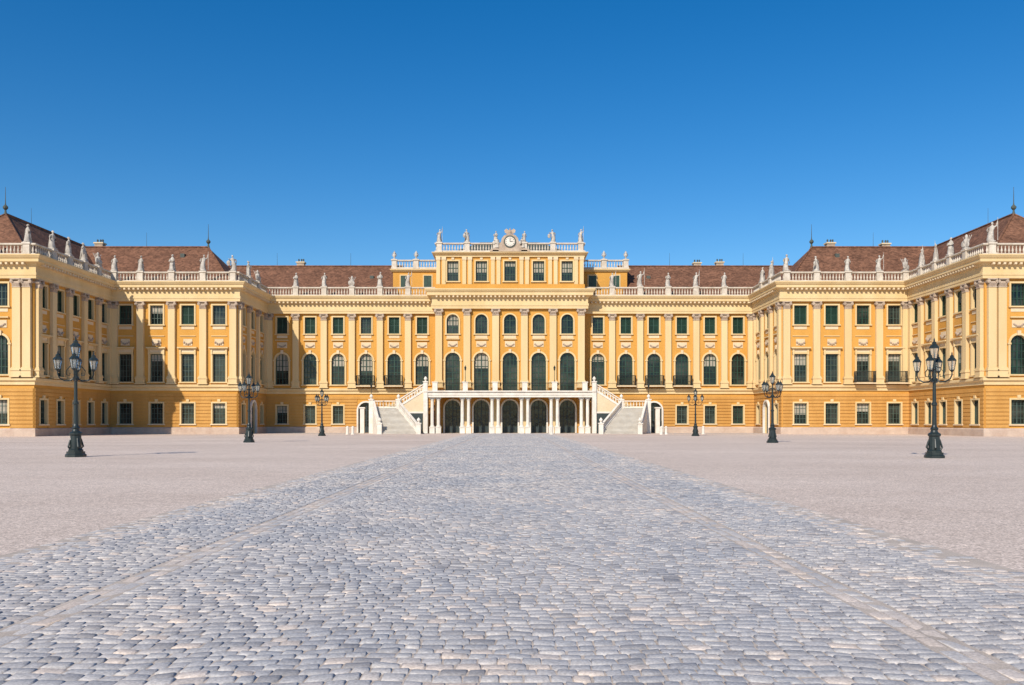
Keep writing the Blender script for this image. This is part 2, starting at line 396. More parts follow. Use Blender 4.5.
# centre block
fC=Fr(centre[1],centre[2]); cc=[XCn+4.27*k for k in (-2,-1,0,1,2)]
pc=[XCn+4.27*(k+.5) for k in (-3,-2,-1,0,1,2)]; pc[0]=.55; pc[-1]=2*XCn-.55
facade(fC,cc,dict(z0=0.02,z1=4.9,w=2.3,arch=True,kind='door'),dict(z0=6.22,z1=12.0,w=2.2,arch=True,kind='green'),dict(z0=14.8,z1=17.7,w=1.8,arch=True,kind='green'),pc,z_ent=18.5,ztop=22.2,hw=.5)
for a,b in ((centre[0],centre[1]),(centre[2],centre[3])):
    f=Fr(a,b); f.quad(B['wall'],0,f.L,0,22.2)
sweep(B['trim'],centre,[(0,18.5),(.48,18.5),(.48,18.9),(.55,18.92),(.55,19.25),(.45,19.27),(.45,20.05),(.56,20.1),(.64,20.28),(1.15,20.42),(1.15,20.85),(1.25,20.9),(1.45,21.2),(1.45,21.36),(-.3,21.4),(-.3,18.5)])
sweep(B['trim'],centre,[(.002,5.9),(.18,5.9),(.18,6.18),(0.002,6.18)])
u=.3
while u<fC.L: fC.box(B['pale'],u-.13,u+.13,20.12,20.36,.47,1.1); u+=.62
# attic
AZ=26.9
fT=Fr((X(-10.9),DC+.35),(X(10.9),DC+.35)); ct=[c-.25 for c in cc]
W=B['wall']; bs=[0]+[(a+b)/2 for a,b in zip(ct,ct[1:])]+[fT.L]
for i,uc in enumerate(ct):
    z0,z1,w=22.7,25.7,1.7
    fT.quad(W,bs[i],bs[i+1],21.0,z0); fT.quad(W,bs[i],bs[i+1],z1,AZ-.2); fT.quad(W,bs[i],uc-w/2,z0,z1); fT.quad(W,uc+w/2,bs[i+1],z0,z1)
    window(fT,uc,z0,z1,w,False,'green'); surround(fT,uc,z0,z1,w,False,B['trim'],.2,.1)
    fT.box(B['trim'],uc-w/2-.3,uc+w/2+.3,z0-.18,z0,0,.2); fT.box(B['pale'],uc-.2,uc+.2,z1+.2,z1+.5,0,.18)
for u in [.6]+bs[1:-1]+[fT.L-.6]:
    for s in (-.42,.42):
        fT.box(B['trim'],u+s-.28,u+s+.28,21.7,AZ-.6,0,.2); fT.box(B['pale'],u+s-.34,u+s+.34,AZ-1.05,AZ-.6,0,.26)
fT.box(B['trim'],-.05,fT.L+.05,21.3,21.75,.0,.29)
for xx in (-1,1):
    xa,xb=sorted((X(xx*10.88),X(xx*10.6))); B['wall'].wbox(xa,xb,DC+.36,DC+13,20,AZ-.2)
ap=[(X(-10.9),DC+13),(X(-10.9),DC+.35),(X(10.9),DC+.35),(X(10.9),DC+13)]
sweep(B['trim'],ap,[(0,AZ-.6),(.25,AZ-.6),(.25,AZ-.35),(.55,AZ-.2),(.75,AZ-.05),(.75,AZ+.05),(-1.2,AZ+.07),(-1.2,AZ-.6)])
balu(ap,AZ+.06)
ped2=[]
for u in [.35]+bs[1:-1]+[fT.L-.35]: ped2.append((fT.P(u,0,.1),fT))
for s in (-1,1):
    xa,xb=X(s*11.0),X(s*18.2)
    if s<0: p=[(xb,DM+14),(xb,DM+3.5),(xa,DM+3.5)]
    else: p=[(xa,DM+3.5),(xb,DM+3.5),(xb,DM+14)]
    for a,b in zip(p,p[1:]):
        f=Fr(a,b); f.quad(B['wall'],0,f.L,18,25.4)
        n=max(1,int(f.L/3))
        for k in range(n):
            uc=f.L*(k+.5)/n; f.box(B['dark'],uc-.6,uc+.6,22.4,24.4,.0,.03); surround(f,uc,22.4,24.4,1.2,False,B['trim'],.16,.08)
            for q in (-.3,.3): f.box(B['green'],uc+q-.26,uc+q+.26,22.45,24.35,.02,.06)
    sweep(B['trim'],p,[(0,25.0),(.2,25.0),(.45,25.25),(.45,25.4),(-1.0,25.42),(-1,25)])
    balu(p,25.42,0)
    B['copper'].wbox(min(xa,xb)+.5,max(xa,xb)-.5,DM+4.2,DM+13.5,25.0,25.35)
# ------------------------------------------------------------------ roofs
rf=B['roof']
def ridge(p,q,r=.16):
    B['roof'].tube([p,q],[r,r],6)
for s in (-1,1):
    x=lambda v: X(s*v)
    def q(*pts): rf.poly([(x(a),b,c) for a,b,c in pts])
    q((17.5,DM+1.3,20.8),(46,DM+1.3,20.8),(46,DM+10,27.0),(17.5,DM+10,27.0)); q((17.5,DM+18.7,20.8),(46,DM+18.7,20.8),(46,DM+10,27.0),(17.5,DM+10,27.0))
    rf.poly([(x(17.5),DM+1.3,20.8),(x(17.5),DM+10,27),(x(17.5),DM+18.7,20.8)])
    ridge((x(17.4),DM+10,27.05),(x(46),DM+10,27.05))
    ye=DA+1.3; yr=DA+8.5; yb=DA+15.7; zr=27.1
    q((38.3,ye,20.8),(62,ye,20.8),(62,yr,zr),(44,yr,zr)); q((38.3,yb,20.8),(62,yb,20.8),(62,yr,zr),(44,yr,zr)); q((38.3,ye,20.8),(44,yr,zr),(38.3,yb,20.8))
    ridge((x(44),yr,zr+.05),(x(62),yr,zr+.05)); ridge((x(38.3),ye,20.85),(x(44),yr,zr+.05),.12)
    yf=DB+1.3; y1=DB+8.3; xi=55.6; xr=62.5; xo=69.4; zr=27.4; yb=DA+22
    q((xi,yf,20.8),(xo,yf,20.8),(xr,y1,zr)); q((xi,yf,20.8),(xi,yb,20.8),(xr,yb,zr),(xr,y1,zr)); q((xo,yf,20.8),(xo,yb,20.8),(xr,yb,zr),(xr,y1,zr))
    ridge((x(xr),y1,zr+.05),(x(xr),yb,zr+.05)); ridge((x(xi),yf,20.85),(x(xr),y1,zr+.05),.12); ridge((x(xo),yf,20.85),(x(xr),y1,zr+.05),.12)
    B['trim'].wbox(min(x(69),x(76)),max(x(69),x(76)),DB+1.4,DA+20,20.2,20.7)
    for fx,fy,fz in ((44,DA+8.5,27.1),(xr,y1,27.4)):
        B['copper'].lathe((x(fx),fy,fz),[(.22,0),(.14,.25),(.1,.5),(.3,.75),(.3,.95),(.08,1.2),(.05,1.5),(.02,3.4)],8)
    for fx,fy,fz in ((53,DA+8.5,27.1),(26,DM+10,27),(38,DM+10,27),(62.5,DB+14,27.4)):
        B['copper'].tube([(x(fx),fy,fz),(x(fx),fy,fz+2.2)],[.03,.015],4)
    for cx,cy in (((61,DA+11),(34.6,DM+12)) if s<0 else ((47.6,DA+11),(56,DA+11.5),(34.6,DM+12),(31,DM+12.6))):
        zt=28.1 if cy<DM else 27.9
        B['cap'].wbox(x(cx)-.6,x(cx)+.6,cy-.5,cy+.5,23,zt); B['pale'].wbox(x(cx)-.72,x(cx)+.72,cy-.62,cy+.62,zt,zt+.2)
        for k in (-.35,.1,.42): B['copper'].lathe((x(cx)+k,cy,zt+.2),[(.13,0),(.11,.35),(.17,.4),(.02,.55)],6)
    # small roof hatches
    for cx,yb_,zb_,sl in ((22,DM+1.3,20.8,6.2/8.7),(29.5,DM+1.3,20.8,6.2/8.7),(47,DA+1.3,20.8,6.3/7.2)):
        t=5.6; yy_=yb_+t; z_=zb_+t*sl
        B['copper'].wbox(x(cx)-.3,x(cx)+.3,yy_-.5,yy_+.6,z_-.5,z_+.12)
for s in (-1,1):
    x=lambda v: X(s*v)
    B['wall'].poly([(x(76),DB,0),(x(76),DA+25,0),(x(76),DA+25,20.6),(x(76),DB,20.6)])
B['wall'].poly([(X(-76),DM+19,0),(X(76),DM+19,0),(X(76),DM+19,20.8),(X(-76),DM+19,20.8)])
cp=B['copper']
E=[(X(-9.6),DC+2.2,27.1),(X(9.6),DC+2.2,27.1),(X(9.6),DC+12,27.1),(X(-9.6),DC+12,27.1)]; T=[(X(-4.6),DC+6,29.7),(X(4.6),DC+6,29.7),(X(4.6),DC+8,29.7),(X(-4.6),DC+8,29.7)]
cp.hexa(E,T)
# ------------------------------------------------------------------ clock gable
cl=B['cap']; yy=DC+.1; GZ=-.55
out=[(-3.0,27.6),(3.0,27.6),(2.9,27.9),(2.3,28.1),(1.7,28.5),(1.35,29.0),(1.2,29.6),(.85,30.0),(.35,30.2),(-.35,30.2),(-.85,30.0),(-1.2,29.6),(-1.35,29.0),(-1.7,28.5),(-2.3,28.1),(-2.9,27.9)]
out=[(a,z+GZ) for a,z in out]
n=len(out); i=len(cl.v)
for a,z in out: cl.v.append((X(a),yy-.25,z))
for a,z in out: cl.v.append((X(a),yy+.35,z))
for k in range(n): cl.f.append((i+k,i+(k+1)%n,i+n+(k+1)%n,i+n+k))
cl.f.append(tuple(i+k for k in range(n))); cl.f.append(tuple(i+n+k for k in reversed(range(n))))
def disc(mb,cx,cz,r,y0,y1,n=20):
    i=len(mb.v)
    for y in (y0,y1):
        for k in range(n): mb.v.append((cx+r*math.cos(2*math.pi*k/n),y,cz+r*math.sin(2*math.pi*k/n)))
    for k in range(n): mb.f.append((i+k,i+(k+1)%n,i+n+(k+1)%n,i+n+k))
    mb.f.append(tuple(i+k for k in range(n))); mb.f.append(tuple(i+n+k for k in range(n)))
CZ=29.05+GZ
disc(B['copper'],X(0),CZ,.92,yy-.32,yy-.24); disc(B['white'],X(0),CZ,.72,yy-.36,yy-.3)
B['iron'].wbox(X(-.04),X(.04),yy-.4,yy-.37,CZ,CZ+.6)
B['iron'].wbox(X(-.02),X(.42),yy-.405,yy-.375,CZ-.03,CZ+.04)
for k in range(12):
    a=math.pi*k/6; B['iron'].ball((X(.58*math.cos(a)),yy-.37,CZ+.58*math.sin(a)),.06,5,4)
eb=30.15+GZ
cl.lathe((X(0),yy,eb),[(.3,0),(.2,.15),(.24,.35),(.2,.6),(.1,.75),(.11,.88),(.02,.98)],8)
for s in (-1,1):
    w=[(X(s*.15),yy-.04,eb+.2),(X(s*.15),yy-.04,eb+.65),(X(s*.55),yy-.04,eb+.9),(X(s*.85),yy-.04,eb+.65),(X(s*.75),yy-.04,eb+.3),(X(s*.45),yy-.04,eb+.1)]
    w2=[(a,b+.1,c) for a,b,c in w]; cl.poly(w); cl.poly(w2)
    for a in range(6): cl.poly([w[a],w[(a+1)%6],w2[(a+1)%6],w2[a]])
# ------------------------------------------------------------------ pedestals & statues
def statue_mesh(seed,kind):
    r=random.Random(seed); mb=MB(); nn=14
    mb.wbox(-.36,.36,-.34,.34,0,.16)
    rings=[(.16,.34,.30),(.3,.35,.30),(.7,.29,.25),(1.05,.28,.22),(1.25,.21,.17),(1.5,.27,.18),(1.62,.28,.17),(1.72,.17,.13),(1.78,.085,.085),(1.84,.075,.08)]
    lean=r.uniform(-.09,.09); i0=len(mb.v); ph=r.random()*6
    for z,rx,ry in rings:
        ox=lean*math.sin(z*2.6)*1.4
        for k in range(nn):
            t=2*math.pi*k/nn; f=1+ (0.13*math.sin(5*t+ph+z*1.5) if z<1.2 else 0)
            mb.v.append((ox+rx*f*math.cos(t),ry*f*math.sin(t),z))
    for j in range(len(rings)-1):
        for k in range(nn):
            a=i0+j*nn+k; b=i0+j*nn+(k+1)%nn; mb.f.append((a,b,b+nn,a+nn))
    hx=lean*math.sin(1.9*2.6)*1.4
    mb.ball((hx,-.02,1.97),.135,8,6,(.9,1,1.15)); mb.ball((hx,.05,2.03),.13,7,5,(1,1,1))
    mb.ball((hx,-.16,1.95),.03,5,4)
    for s in (-1,1):
        sh=(s*.25,0,1.6)
        if kind==0 and s==1: pts=[sh,(.48,-.05,1.72),(.55,-.15,2.1),(.56,-.17,2.2)]
        elif kind==1 and s==-1: pts=[sh,(-.42,-.1,1.4),(-.55,-.3,1.55),(-.58,-.34,1.6)]
        elif kind==2: pts=[sh,(s*.4,-.05,1.3),(s*.22,-.26,1.2),(s*.12,-.3,1.22)]
        else: pts=[sh,(s*.38,.02,1.32),(s*.36,-.12,1.05),(s*.36,-.15,.98)]
        mb.tube(pts,[.1,.08,.06,.055],6)
    if kind==0: mb.tube([(.57,-.2,.2),(.57,-.2,2.55)],[.03,.02],5)
    if kind==1: mb.ball((-.6,-.36,1.0),.26,8,6,(1,.3,1.4))
    if kind==2: mb.ball((0,-.3,1.3),.14,7,5)
    mb.hexa([(-.3,.15,.2),(.3,.15,.2),(.34,.32,.2),(-.34,.32,.2)],[(-.2,.1,1.6),(.2,.1,1.6),(.18,.18,1.6),(-.18,.18,1.6)])
    return mb.mesh('statue_%d'%seed,M['statue'],True)
def urn_mesh():
    mb=MB(); mb.wbox(-.3,.3,-.3,.3,0,.14)
    mb.lathe((0,0,.14),[(.24,0),(.12,.12),(.1,.22),(.3,.45),(.36,.7),(.3,.9),(.2,1.0),(.33,1.1),(.3,1.16),(.1,1.3),(.13,1.42),(.02,1.55)],12)
    for s in (-1,1): mb.tube([(s*.3,0,.65),(s*.48,0,.8),(s*.45,0,1.05),(s*.28,0,1.15)],[.04]*4,5)
    return mb.mesh('urn',M['statue'],True)
def trophy_mesh():
    mb=MB(); mb.wbox(-.36,.36,-.3,.3,0,.16)
    mb.lathe((0,0,.16),[(.3,0),(.22,.3),(.33,.75),(.3,.95),(.12,1.05),(.17,1.2),(.18,1.35),(.05,1.55)],10)
    mb.ball((-.3,-.18,.6),.33,8,6,(1,.3,1.2)); mb.ball((.3,-.15,.5),.28,8,6,(1,.3,1.2))
    for a in (-.7,-.35,.35,.7): mb.tube([(-a*.3,.1,.3),(a*.95,.12,1.55)],[.04,.03],5)
    return mb.mesh('trophy',M['statue'],True)
SM=[statue_mesh(1,0),statue_mesh(2,1),statue_mesh(3,2),statue_mesh(4,3),trophy_mesh(),urn_mesh()]
def pedestal(p,f,z,i,sc=1.0,which=None):
    f2=Fr((p[0]-f.d[0],p[1]-f.d[1]),(p[0]+f.d[0],p[1]+f.d[1])); mb=B['rail']
    f2.box(mb,.55,1.45,z,z+.3,-.40,.40); f2.box(mb,.62,1.38,z+.3,z+1.3,-.33,.33); f2.box(mb,.52,1.48,z+1.3,z+1.5,-.43,.43)
    me=SM[which if which is not None else i%5]
    ang=math.atan2(f.n[1],f.n[0])+math.pi/2
    link('roof_statue' if me is not SM[5] else 'roof_urn',me,palace,(p[0],p[1],z+1.5),ang+R.uniform(-.5,.5),sc)
for i,(p,f) in enumerate(ped): pedestal(p,f,ZTOP+.018,R.randrange(5),R.uniform(.95,1.1))
for i,(p,f) in enumerate(ped2): pedestal(p,f,AZ+.062,i,.8 if i in (2,3) else .92,which=[0,1,2,3,1,0][i])
for s in (-1,1):
    link('clock_figure',SM[1],palace,(X(s*1.9),yy-.1,27.6),0.3*s,.75)
    pedestal((X(s*18.0),DM+3.6),Fr((0,0),(1,0)),25.43,0,.8,5)
    pedestal((X(s*14.6),DM+3.5),Fr((0,0),(1,0)),25.43,0,.8,5)
# ------------------------------------------------------------------ terrace and stairs
TY=DC-5.0; wh=B['white']; TZ=6.15
B['trim'].wbox(X(-11.85),X(11.85),TY+.35,DC-.02,5.4,TZ-.02)
tp=[(X(-11.9),DC-.05),(X(-11.9),TY+.3),(X(11.9),TY+.3),(X(11.9),DC-.05)]
sweep(wh,tp,[(.0,5.2),(.12,5.2),(.12,5.5),(.2,5.52),(.2,5.85),(.42,5.98),(.42,TZ),(0,TZ)])
colx=[-10.75,-6.4,-2.13,2.13,6.4,10.75]
def column(x,y,z0,z1,r):
    wh.wbox(x-r*1.5,x+r*1.5,y-r*1.5,y+r*1.5,z0,z0+.85); wh.wbox(x-r*1.7,x+r*1.7,y-r*1.7,y+r*1.7,z0+.85,z0+.97)
    wh.lathe((x,y,z0+.97),[(r*1.35,0),(r*1.35,.1),(r*1.05,.18),(r,.3),(r*.97,(z1-z0)*.5),(r*.86,z1-z0-1.5),(r*1.1,z1-z0-1.4),(r*1.25,z1-z0-1.2)],14)
    wh.wbox(x-r*1.5,x+r*1.5,y-r*1.5,y+r*1.5,z1-.22,z1)
for cx in colx:
    for dx in (-.45,.45): column(X(cx+dx),TY+.85,0,5.2,.25)
    B['trim'].wbox(X(cx)-.35,X(cx)+.35,DC-.45,DC-.03,0.0,5.3)
    wh.wbox(X(cx)-.36,X(cx)+.36,TY+.05,TY+.65,TZ+.002,TZ+1.15); wh.wbox(X(cx)-.44,X(cx)+.44,TY-.02,TY+.72,TZ+1.15,TZ+1.28)
def iron_rail(p0,p1,h=1.0,sp=.16):
    P0,P1=Vector(p0),Vector(p1); L=(P1-P0).length; n=max(2,int(L/sp)); ir=B['iron']
    ir.tube([tuple(p0[:2])+(p0[2]+h,),tuple(p1[:2])+(p1[2]+h,)],[.04,.04],4); ir.tube([tuple(p0[:2])+(p0[2]+.12,),tuple(p1[:2])+(p1[2]+.12,)],[.03,.03],4)
    for k in range(n+1):
        q=P0.lerp(P1,k/n); ir.tube([(q.x,q.y,q.z+.05),(q.x,q.y,q.z+h)],[.018,.018],4)
for a,b in zip(colx,colx[1:]): iron_rail((X(a)+.36,TY+.35,TZ),(X(b)-.36,TY+.35,TZ),1.1)
def standard(x,y,z,h=2.2):
    B['iron'].lathe((x,y,z),[(.12,0),(.06,.15),(.04,.3),(.035,h-.6),(.1,h-.55),(.16,h-.15),(.18,h-.12),(.05,h+.05),(.01,h+.2)],8)
def lerp(a,b,t): return tuple(a[i]+(b[i]-a[i])*t for i in range(len(a)))
def stone_rail(p0,p1,h=1.0):
    a,b=Vector(p0),Vector(p1); d=(b-a); n2=Vector((-d.y,d.x,0)).normalized()*.14
    def slab(z0,z1,k):
        m=n2*k
        wh.hexa([tuple(a-m+Vector((0,0,z0))),tuple(b-m+Vector((0,0,z0))),tuple(b+m+Vector((0,0,z0))),tuple(a+m+Vector((0,0,z0)))],
                [tuple(a-m+Vector((0,0,z1))),tuple(b-m+Vector((0,0,z1))),tuple(b+m+Vector((0,0,z1))),tuple(a+m+Vector((0,0,z1)))])
    slab(-.2,.14,1.1); slab(h-.14,h,1.1)
    n=int(d.length/.42)
    for k in range(1,n):
        q=a.lerp(b,k/n); wh.lathe((q.x,q.y,q.z+.12),[(.07,0),(.04,.08),(.10,.28),(.04,.5),(.07,.76)],6,False)
def post(x,y,z,h=1.35,w=.3,top=True,zb=None):
    zb=z if zb is None else zb
    wh.wbox(x-w,x+w,y-w,y+w,zb,z+h); wh.wbox(x-w-.08,x+w+.08,y-w-.08,y+w+.08,z+h,z+h+.14)
    if top: wh.lathe((x,y,z+h+.14),[(.2,0),(.1,.1),(.24,.3),(.26,.42),(.12,.62),(.02,.72)],8)
LZ=3.7
for s in (-1,1):
    xs=lambda v: X(s*v)
    y1=TY+.3; yb=y1+3.2; y0=y1-6.4; st=B['steps']
    N=22; TL=((xs(19.4),y1),(xs(16.2),y1)); BL=((xs(17.7),y0),(xs(12.6),y0))
    for k in range(N):
        ta,tb=k/N,(k+1)/N
        a0=lerp(BL[0],TL[0],ta); a1=lerp(BL[1],TL[1],ta); b0=lerp(BL[0],TL[0],tb); b1=lerp(BL[1],TL[1],tb); z=LZ*(k+1)/N
        st.hexa([(*a0,0),(*a1,0),(*b1,0),(*b0,0)],[(*a0,z-.08),(*a1,z-.08),(*b1,z-.08),(*b0,z-.08)])
        e=.06
        wh.hexa([(a0[0],a0[1]-e,z-.08),(a1[0],a1[1]-e,z-.08),(b1[0],b1[1]-e-.002,z-.08),(b0[0],b0[1]-e-.002,z-.08)],[(a0[0],a0[1]-e,z),(a1[0],a1[1]-e,z),(b1[0],b1[1]-e-.002,z),(b0[0],b0[1]-e-.002,z)])
    xa,xb=sorted((xs(16.0),xs(20.0))); B['pale'].wbox(xa,xb,y1+.003,yb,0,LZ)
    N=15
    for k in range(N):
        u0=16.0+(11.95-16.0)*k/N; u1=16.0+(11.95-16.0)*(k+1)/N; xa,xb=sorted((xs(u0),xs(u1)))
        B['pale'].wbox(xa,xb,y1+.01,yb-.01,0,LZ+(TZ-LZ)*(k+1)/N)
    B['dark'].wbox(min(xs(12.5),xs(14.3)),max(xs(12.5),xs(14.3)),y1-.05,y1+.02,0.01,2.9)  # shade of the opening under the upper flight, painted as a dark panel
    B['white'].wbox(min(xs(12.3),xs(14.5)),max(xs(12.3),xs(14.5)),y1-.12,y1+.02,2.9,3.15)
    stone_rail((xs(17.7),y0,.25),(xs(19.6),y1,LZ+.15)); stone_rail((xs(12.4),y0,.25),(xs(16.1),y1,LZ+.15))
    stone_rail((xs(16.0),y1+.1,LZ+.2),(xs(12.1),y1+.1,TZ+.2)); stone_rail((xs(16.0),yb,LZ+.2),(xs(12.1),yb,TZ+.2))
    stone_rail((xs(20.0),y1+.1,LZ+.1),(xs(20.0),yb,LZ+.1)); stone_rail((xs(20.0),yb,LZ+.1),(xs(16.0),yb,LZ+.1))
    post(xs(17.7),y0,0,1.4); post(xs(12.4),y0,0,1.4); post(xs(19.9),y1,LZ,1.1,zb=0); post(xs(16.0),y1,LZ,1.1,zb=0.01); post(xs(12.1),y1,TZ,1.2,zb=0.02)
    wh.hexa([(xs(17.55),y0,0),(xs(17.85),y0,0),(xs(19.75),y1,0),(xs(19.45),y1,0)],[(xs(17.55),y0,.35),(xs(17.85),y0,.35),(xs(19.75),y1,LZ+.1),(xs(19.45),y1,LZ+.1)])
    wh.hexa([(xs(12.25),y0,0),(xs(12.55),y0,0),(xs(16.25),y1,0),(xs(15.95),y1,0)],[(xs(12.25),y0,.3),(xs(12.55),y0,.3),(xs(16.25),y1,LZ+.05),(xs(15.95),y1,LZ+.05)])
    standard(xs(12.1),y1,TZ+1.3); standard(xs(6.4),TY+.35,TZ+1.28); standard(xs(19.9),y1,LZ+1.2)
    wh.wbox(xs(21.4)-.3,xs(21.4)+.3,y1+1,y1+1.6,0,3.6); wh.wbox(xs(21.4)-.4,xs(21.4)+.4,y1+.9,y1+1.7,3.6,3.8)
    for c in ([17.54,21.78] if s<0 else [17.54,21.78,26.0]):
        cx=xs(c); y=DM-.15; B['pale'].wbox(cx-1.45,cx+1.45,y-1.1,y,6.95,7.12)
        for k in (-1,1): iron_rail((cx+k*1.35,y-1.02,7.12),(cx+k*1.35,y-.1,7.12),1.5,.1)
        iron_rail((cx-1.35,y-1.02,7.12),(cx+1.35,y-1.02,7.12),1.5,.08)
    if s>0:
        for c in (48.0,52.25):
            cx=xs(c); y=DA-.15; B['pale'].wbox(cx-1.4,cx+1.4,y-1.1,y,6.8,6.97)
            for k in (-1,1): iron_rail((cx+k*1.3,y-1.02,6.97),(cx+k*1.3,y-.1,6.97),1.5,.1)
            iron_rail((cx-1.3,y-1.02,6.97),(cx+1.3,y-1.02,6.97),1.5,.08)
NAMES={'wall':'walls','rust':'rusticated_ground_storey','trim':'pilasters_and_cornices','pale':'window_surrounds','cap':'capitals_and_reliefs','base':'plinth','white':'terrace_and_stair_stone','rail':'roof_balustrade','green':'shutters','dark':'doors_and_dark_openings','mull':'window_bars','blind':'window_blinds','iron':'iron_railings','glass':'window_panes','copper':'copper_roof_parts','roof':'tiled_roof','steps':'staircase_steps'}
for k,mb in B.items():
    if mb.f: link(NAMES[k],mb.mesh(NAMES[k],M[k]),palace)
# ------------------------------------------------------------------ street lamps
def lamp_meshes():
    ir=MB(); gl=MB()
    ir.lathe((0,0,0),[(.46,0),(.46,.12),(.40,.16),(.40,.26)],8)
    ir.lathe((0,0,.26),[(.33,0),(.33,.08),(.26,.14),(.24,.75),(.29,.8),(.29,.88),(.17,.96),(.15,1.05),(.19,1.12),(.13,1.2),(.105,1.3),(.095,2.2),(.13,2.25),(.13,2.32),(.085,2.38),(.07,3.3),(.12,3.36),(.15,3.46),(.08,3.56),(.06,3.9),(.1,3.95),(.05,4.05),(.045,4.3)],12)
    for k in range(4):
        a=math.pi/4+k*math.pi/2; c,s=math.cos(a),math.sin(a)
        ir.tube([(c*.2,s*.2,.3),(c*.33,s*.33,.5),(c*.25,s*.25,.8),(c*.16,s*.16,1.05)],[.06,.05,.04,.02],6)
    def lantern(x,y,z,k=1.0):
        ir.lathe((x,y,z),[(.03*k,-.12*k),(.1*k,-.04*k),(.12*k,0)],6)
        gl.lathe((x,y,z),[(.11*k,0.002),(.185*k,.42*k)],6)
        ir.lathe((x,y,z+.42*k),[(.215*k,0),(.215*k,.03*k),(.12*k,.14*k),(.09*k,.16*k),(.1*k,.22*k),(.03*k,.28*k),(.035*k,.33*k),(.008*k,.42*k)],6)
        for j in range(6):
            a=2*math.pi*(j+.5)/6
            ir.tube([(x+.115*k*math.cos(a),y+.115*k*math.sin(a),z),(x+.19*k*math.cos(a),y+.19*k*math.sin(a),z+.42*k)],[.014*k,.014*k],4)
        ir.tube([(x,y,z),(x,y,z+.2*k)],[.03,.02],5)
    lantern(0,0,4.72,1.15); ir.tube([(0,0,4.5),(0,0,4.72)],[.05,.04],6)
    for k in range(4):
        a=math.radians(22)+k*math.pi/2; c,s=math.cos(a),math.sin(a)
        pr=[(.07,3.62),(.25,3.5),(.48,3.5),(.68,3.62),(.76,3.8),(.76,3.95)]
        ir.tube([(c*r,s*r,z+.1) for r,z in pr],[.04,.045,.04,.035,.03,.03],6)
        pr=[(.07,4.3),(.25,4.25),(.4,4.05),(.38,3.85),(.26,3.82),(.24,3.95)]
        ir.tube([(c*r,s*r,z+.02) for r,z in pr],[.025]*6,5)
        lantern(c*.76,s*.76,4.15)
    return ir.mesh('lamp_ironwork',M['iron']),gl.mesh('lamp_glass',M['lglass'])
LI,LG=lamp_meshes()
for n,(x,y,h) in enumerate([(-20.6,40.3,1.0),(19.4,39.2,.97),(-21.2,68.8,1.0),(20.6,67.5,1.0),(-22.5,101,1.0),(21.5,100,1.0)]):
    e=empty('street_lamp',(x,y,0))
    link('ironwork',LI,e,sc=h,rz=n*.5); link('lantern_panes',LG,e,sc=h,rz=n*.5)
def bollard(x,y):
    mb=MB(); mb.lathe((0,0,0),[(.24,0),(.24,.1),(.18,.14),(.17,.85),(.21,.9),(.19,1.0),(.05,1.12)],10)
    link('bollard',mb.mesh('bollard',M['white'],False),None,(x,y,0))
for x,y in ((-21.6,112),(-20.9,112),(19.6,112),(5.2,112),(20.4,113),(26,116)): bollard(x,y)

# ------------------------------------------------------------------ ground
def ground_mat():
    m,nt,b=new_mat('gravel'); N=nt.nodes;L=nt.links
    geo=N.new('ShaderNodeNewGeometry')
    def noise(s,d=5,r=.6,sx=1):
        n=N.new('ShaderNodeTexNoise'); n.inputs['Scale'].default_value=s; n.inputs['Detail'].default_value=d; n.inputs['Roughness'].default_value=r
        if sx!=1:
            mp=N.new('ShaderNodeMapping'); mp.inputs['Scale'].default_value=(sx,1,1); L.new(geo.outputs['Position'],mp.inputs['Vector']); L.new(mp.outputs[0],n.inputs['Vector'])
        else: L.new(geo.outputs['Position'],n.inputs['Vector'])
        return n
    n=noise(.12,8,.65,.5); r=N.new('ShaderNodeValToRGB'); r.color_ramp.elements[0].position=.3; r.color_ramp.elements[1].position=.7
    r.color_ramp.elements[0].color=(.57,.455,.38,1); r.color_ramp.elements[1].color=(.71,.585,.50,1); L.new(n.outputs['Fac'],r.inputs['Fac'])
    v=N.new('ShaderNodeTexVoronoi'); v.inputs['Scale'].default_value=38; L.new(geo.outputs['Position'],v.inputs['Vector'])
    sp=N.new('ShaderNodeSeparateColor'); L.new(v.outputs['Color'],sp.inputs[0])
    mr=N.new('ShaderNodeMapRange'); mr.inputs['To Min'].default_value=.62; mr.inputs['To Max'].default_value=1.28; L.new(sp.outputs[0],mr.inputs['Value'])
    mx=N.new('ShaderNodeVectorMath'); mx.operation='SCALE'; L.new(r.outputs[0],mx.inputs[0]); L.new(mr.outputs[0],mx.inputs['Scale'])
    cur=mx.outputs[0]
    for s_,a in ((9.0,.13),(1.7,.06)):
        n3=noise(s_,4); mr3=N.new('ShaderNodeMapRange'); mr3.inputs['From Min'].default_value=.3; mr3.inputs['From Max'].default_value=.7; mr3.inputs['To Min'].default_value=1-a; mr3.inputs['To Max'].default_value=1+a; L.new(n3.outputs['Fac'],mr3.inputs['Value'])
        mx3=N.new('ShaderNodeVectorMath'); mx3.operation='SCALE'; L.new(cur,mx3.inputs[0]); L.new(mr3.outputs[0],mx3.inputs['Scale']); cur=mx3.outputs[0]
    L.new(cur,b.inputs['Base Color']); b.inputs['Roughness'].default_value=1.0; b.inputs['Specular IOR Level'].default_value=0.05
    bp=N.new('ShaderNodeBump'); bp.inputs['Strength'].default_value=.4; bp.inputs['Distance'].default_value=.01
    L.new(v.outputs['Distance'],bp.inputs['Height']); L.new(bp.outputs[0],b.inputs['Normal'])
    return m
g=MB(); g.poly([(-2500,-600,0),(2500,-600,0),(2500,3000,0),(-2500,3000,0)]); link('gravel_ground',g.mesh('gravel_ground',ground_mat()))
RC=-.35; HW=5.95; Y0,Y1=-12,121.5
g=MB(); g.poly([(RC-HW,Y0,.004),(RC+HW,Y0,.004),(RC+HW,Y1,.004),(RC-HW,Y1,.004)])
